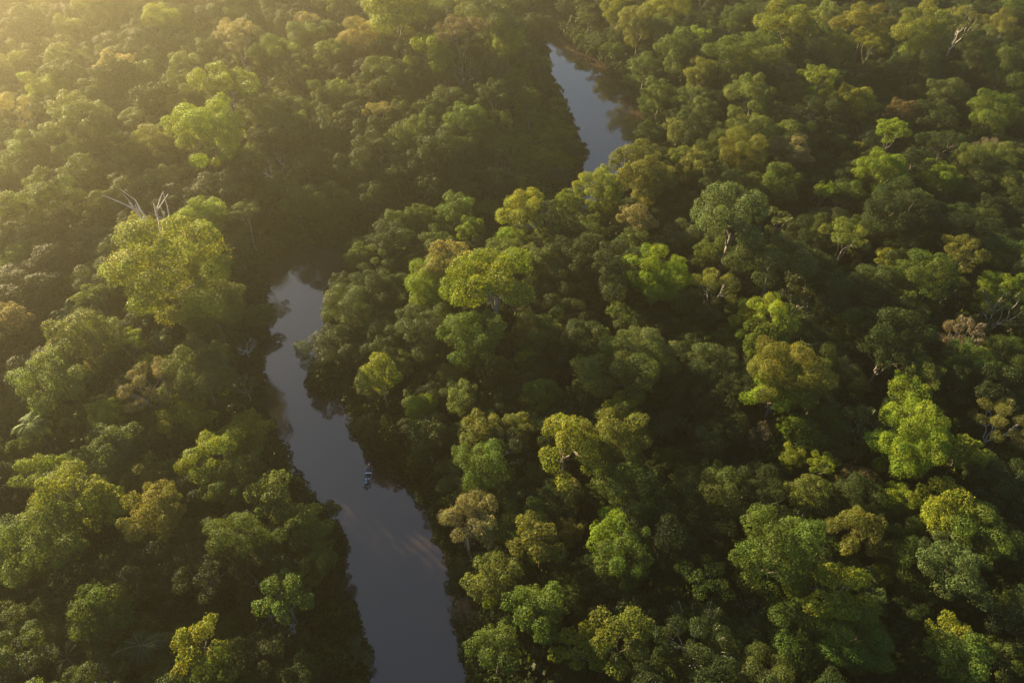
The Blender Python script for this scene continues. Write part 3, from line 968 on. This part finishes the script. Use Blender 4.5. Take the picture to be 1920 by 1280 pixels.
for i, (x, y, z, dx, dy, dz, rz, mt, lab) in enumerate([(-.28, -1.15, .19, .5, .62, .32, .3, BLUEW, 'pale blue and white sack by the left gunwale of the boat'), (.28, -1.05, .17, .42, .5, .28, -.4, BLUEW, 'blue patterned bundle by the right gunwale of the boat'),
        (-.22, -1.85, .16, .46, .5, .26, -.2, BLUEW, 'white sack nearest the outboard motor, left side'), (.26, -1.72, .20, .40, .52, .34, .5, NAVY, 'dark navy bag nearest the outboard motor, right side'), (.02, -.45, .15, .7, .6, .24, .1, NAVY, 'dark tarp bundle just behind the white bench')]):
    sk = bpy.data.meshes.new('cargo_sack'); import bmesh
    bm = bmesh.new(); bmesh.ops.create_icosphere(bm, subdivisions=3, radius=.5); rr = random.Random(i)
    for v in bm.verts:
        c3 = v.co; q = 1+.07*math.sin(c3.x*17+i)+.06*math.sin(c3.y*21+i*2); v.co = Vector((math.copysign(abs(c3.x*2)**.7/2, c3.x)*dx*q, math.copysign(abs(c3.y*2)**.7/2, c3.y)*dy*q, math.copysign(abs(c3.z*2)**.8/2, c3.z)*dz))
    bm.to_mesh(sk); bm.free(); sk.materials.append(mt); o = link(bpy.data.objects.new('cargo_sack', sk)); o.location = aboard(x, y, z); o.rotation_euler = (0, 0, hd+rz)
    o['label'] = lab; o['category'] = 'sack'; o['group'] = 'sacks and bundles carried in the boat'
def skin_obj(name, nodes, edges, mat, parent, lvl=2):
    me = bpy.data.meshes.new(name); me.from_pydata([q[:3] for q in nodes], edges, []); o = bpy.data.objects.new(name, me); link(o, parent)
    sk = o.modifiers.new('skin', 'SKIN'); sk.use_smooth_shade = True
    if not me.skin_vertices: me.attributes.new('x', 'FLOAT', 'POINT')
    for i, q in enumerate(nodes): 
        me.skin_vertices[0].data[i].radius = (q[3], q[4] if len(q) > 4 else q[3])
    me.skin_vertices[0].data[0].use_root = True
    sb = o.modifiers.new('subsurf', 'SUBSURF'); sb.levels = lvl; sb.render_levels = lvl; me.materials.append(mat); return o
def person(loc, rz, shirt, trousers, lab, hat, hands):
    r = empty('person', loc, rz); r['label'] = lab; r['category'] = 'person'; r['group'] = 'people in the boat'
    N_ = [(0, 0, .10, .13, .10), (0, .01, .30, .12, .09), (0, .03, .48, .15, .10), (0, .03, .56, .06), (0, .045, .62, .055), (0, .05, .70, .085, .095), (0, .055, .80, .075, .085), (0, .145, .715, .014)]
    E_ = [(0, 1), (1, 2), (2, 3), (3, 4), (4, 5), (5, 6), (5, 7)]
    SH = [(0, 0, .09, .15, .125), (0, .01, .30, .14, .11), (0, .03, .47, .165, .115), (0, .03, .54, .07)]; SE = [(0, 1), (1, 2), (2, 3)]; TR = [(0, 0, .08, .14, .12)]; TE = []
    for sg, (hx, hy, hz) in zip((-1, 1), hands):
        sh = (sg*.19, .03, .50); el = ((sg*.27+hx)/2+sg*.05, (.03+hy)/2-.03, (.50+hz)/2-.08); b = len(N_)
        N_ += [(*sh, .055), (*el, .042), (hx, hy, hz, .030), (hx*1.02, hy+.07, hz-.01, .036, .018)]; E_ += [(2, b), (b, b+1), (b+1, b+2), (b+2, b+3)]
        for f, L_ in enumerate((.070, .082, .078, .062)):
            q = len(N_); fx = hx*1.02+(f-1.5)*.019; N_ += [(fx, hy+.07+L_*.55, hz-.012, .009), (fx, hy+.065+L_*.8, hz-.045, .008)]; E_ += [(b+3, q), (q, q+1)]
        q = len(N_); N_ += [(hx-sg*.05, hy+.045, hz-.01, .011), (hx-sg*.055, hy+.085, hz-.025, .009)]; E_ += [(b+2, q), (q, q+1)]
        c = len(SH); SH += [(*sh, .072), (*el, .058)]; SE += [(2, c), (c, c+1)]
        # legs bent at the knee, feet on the floor
        b = len(N_); N_ += [(sg*.10, .06, .08, .085), (sg*.15, .44, .17, .062), (sg*.14, .52, -.26, .042), (sg*.15, .66, -.29, .036, .03)]; E_ += [(0, b), (b, b+1), (b+1, b+2), (b+2, b+3)]
        c = len(TR); TR += [(sg*.10, .08, .08, .10), (sg*.15, .44, .175, .078), (sg*.14, .51, -.16, .062)]; TE += [(0, c), (c, c+1), (c+1, c+2)]
    skin_obj('body', N_, E_, SKIN, r); skin_obj('shirt', SH, SE, shirt, r); skin_obj('trousers', TR, TE, trousers, r)
    bm = bmesh.new(); bmesh.ops.create_uvsphere(bm, u_segments=16, v_segments=10, radius=.108)
    for v in list(bm.verts):
        if v.co.z < -.035 and v.co.y > -.02: bm.verts.remove(v)
    me = bpy.data.meshes.new('hair'); bm.to_mesh(me); bm.free(); me.materials.append(HAIR); h = link(bpy.data.objects.new('hair', me), r); h.location = (0, .035, .765)
    if hat:
        bm = bmesh.new(); bmesh.ops.create_cone(bm, cap_ends=True, segments=24, radius1=.19, radius2=.185, depth=.015); g2 = bmesh.ops.create_cone(bm, cap_ends=True, segments=24, radius1=.118, radius2=.09, depth=.11); bmesh.ops.translate(bm, verts=g2['verts'], vec=(0, 0, .055))
        me = bpy.data.meshes.new('hat'); bm.to_mesh(me); bm.free(); me.materials.append(hat); h = link(bpy.data.objects.new('hat', me), r); h.location = (0, .045, .83)
    return r
person(aboard(.04, BL*.30, .33), hd+math.pi*.92, RED, NAVY, 'person in a red shirt seated in the bow, holding a paddle', PINK, [(-.10, .34, .30), (.24, .30, .34)])
person(aboard(-.04, 1.02, .33), hd+math.pi, NAVY, GREYC, 'person in dark clothes with a grey hat seated mid-boat', GREYC, [(-.18, .36, .18), (.18, .36, .18)])
pd = empty('paddle', aboard(.04, BL*.30, .33), hd+math.pi*.92); pd['label'] = 'wooden paddle held by the person in the red shirt'; pd['category'] = 'paddle'
WOOD = simple_mat('paddle_wood', (.30, .16, .07), .6)
T = Tubes(); T.tube([(.32, .43, .42), (.0, .41, .30), (-.75, .38, -.02)], [.017, .017, .017], 6); link(bpy.data.objects.new('shaft', T.mesh('shaft', WOOD)), pd)
loft('blade', [[(-.72, .33, -.01), (-.72, .43, -.01)], [(-.85, .30, -.06), (-.85, .46, -.06)], [(-1.1, .30, -.17), (-1.1, .46, -.17)], [(-1.18, .34, -.2), (-1.18, .42, -.2)]], WOOD, pd, .018)

# ------------------------------------------------------------------ haze
hz = bpy.data.meshes.new('haze'); X0, X1, Y0, Y1, Z0, Z1 = -3200, 3200, -2700, 3700, -6, 122
hv = [(x, y, z) for z in (Z0, Z1) for y in (Y0, Y1) for x in (X0, X1)]
hz.from_pydata(hv, [], [(0, 2, 3, 1), (4, 5, 7, 6), (0, 1, 5, 4), (2, 6, 7, 3), (0, 4, 6, 2), (1, 3, 7, 5)])
m, n, out = new_mat('haze_air'); pv = n.nodes.new('ShaderNodeVolumePrincipled'); pv.inputs['Density'].default_value = HAZE_DENS
pv.inputs['Color'].default_value = (.98, .92, .66, 1); pv.inputs['Anisotropy'].default_value = HAZE_G; n.links.new(pv.outputs[0], out.inputs['Volume'])
hz.materials.append(m); ho = link(bpy.data.objects.new('haze', hz)); ho['kind'] = 'stuff'
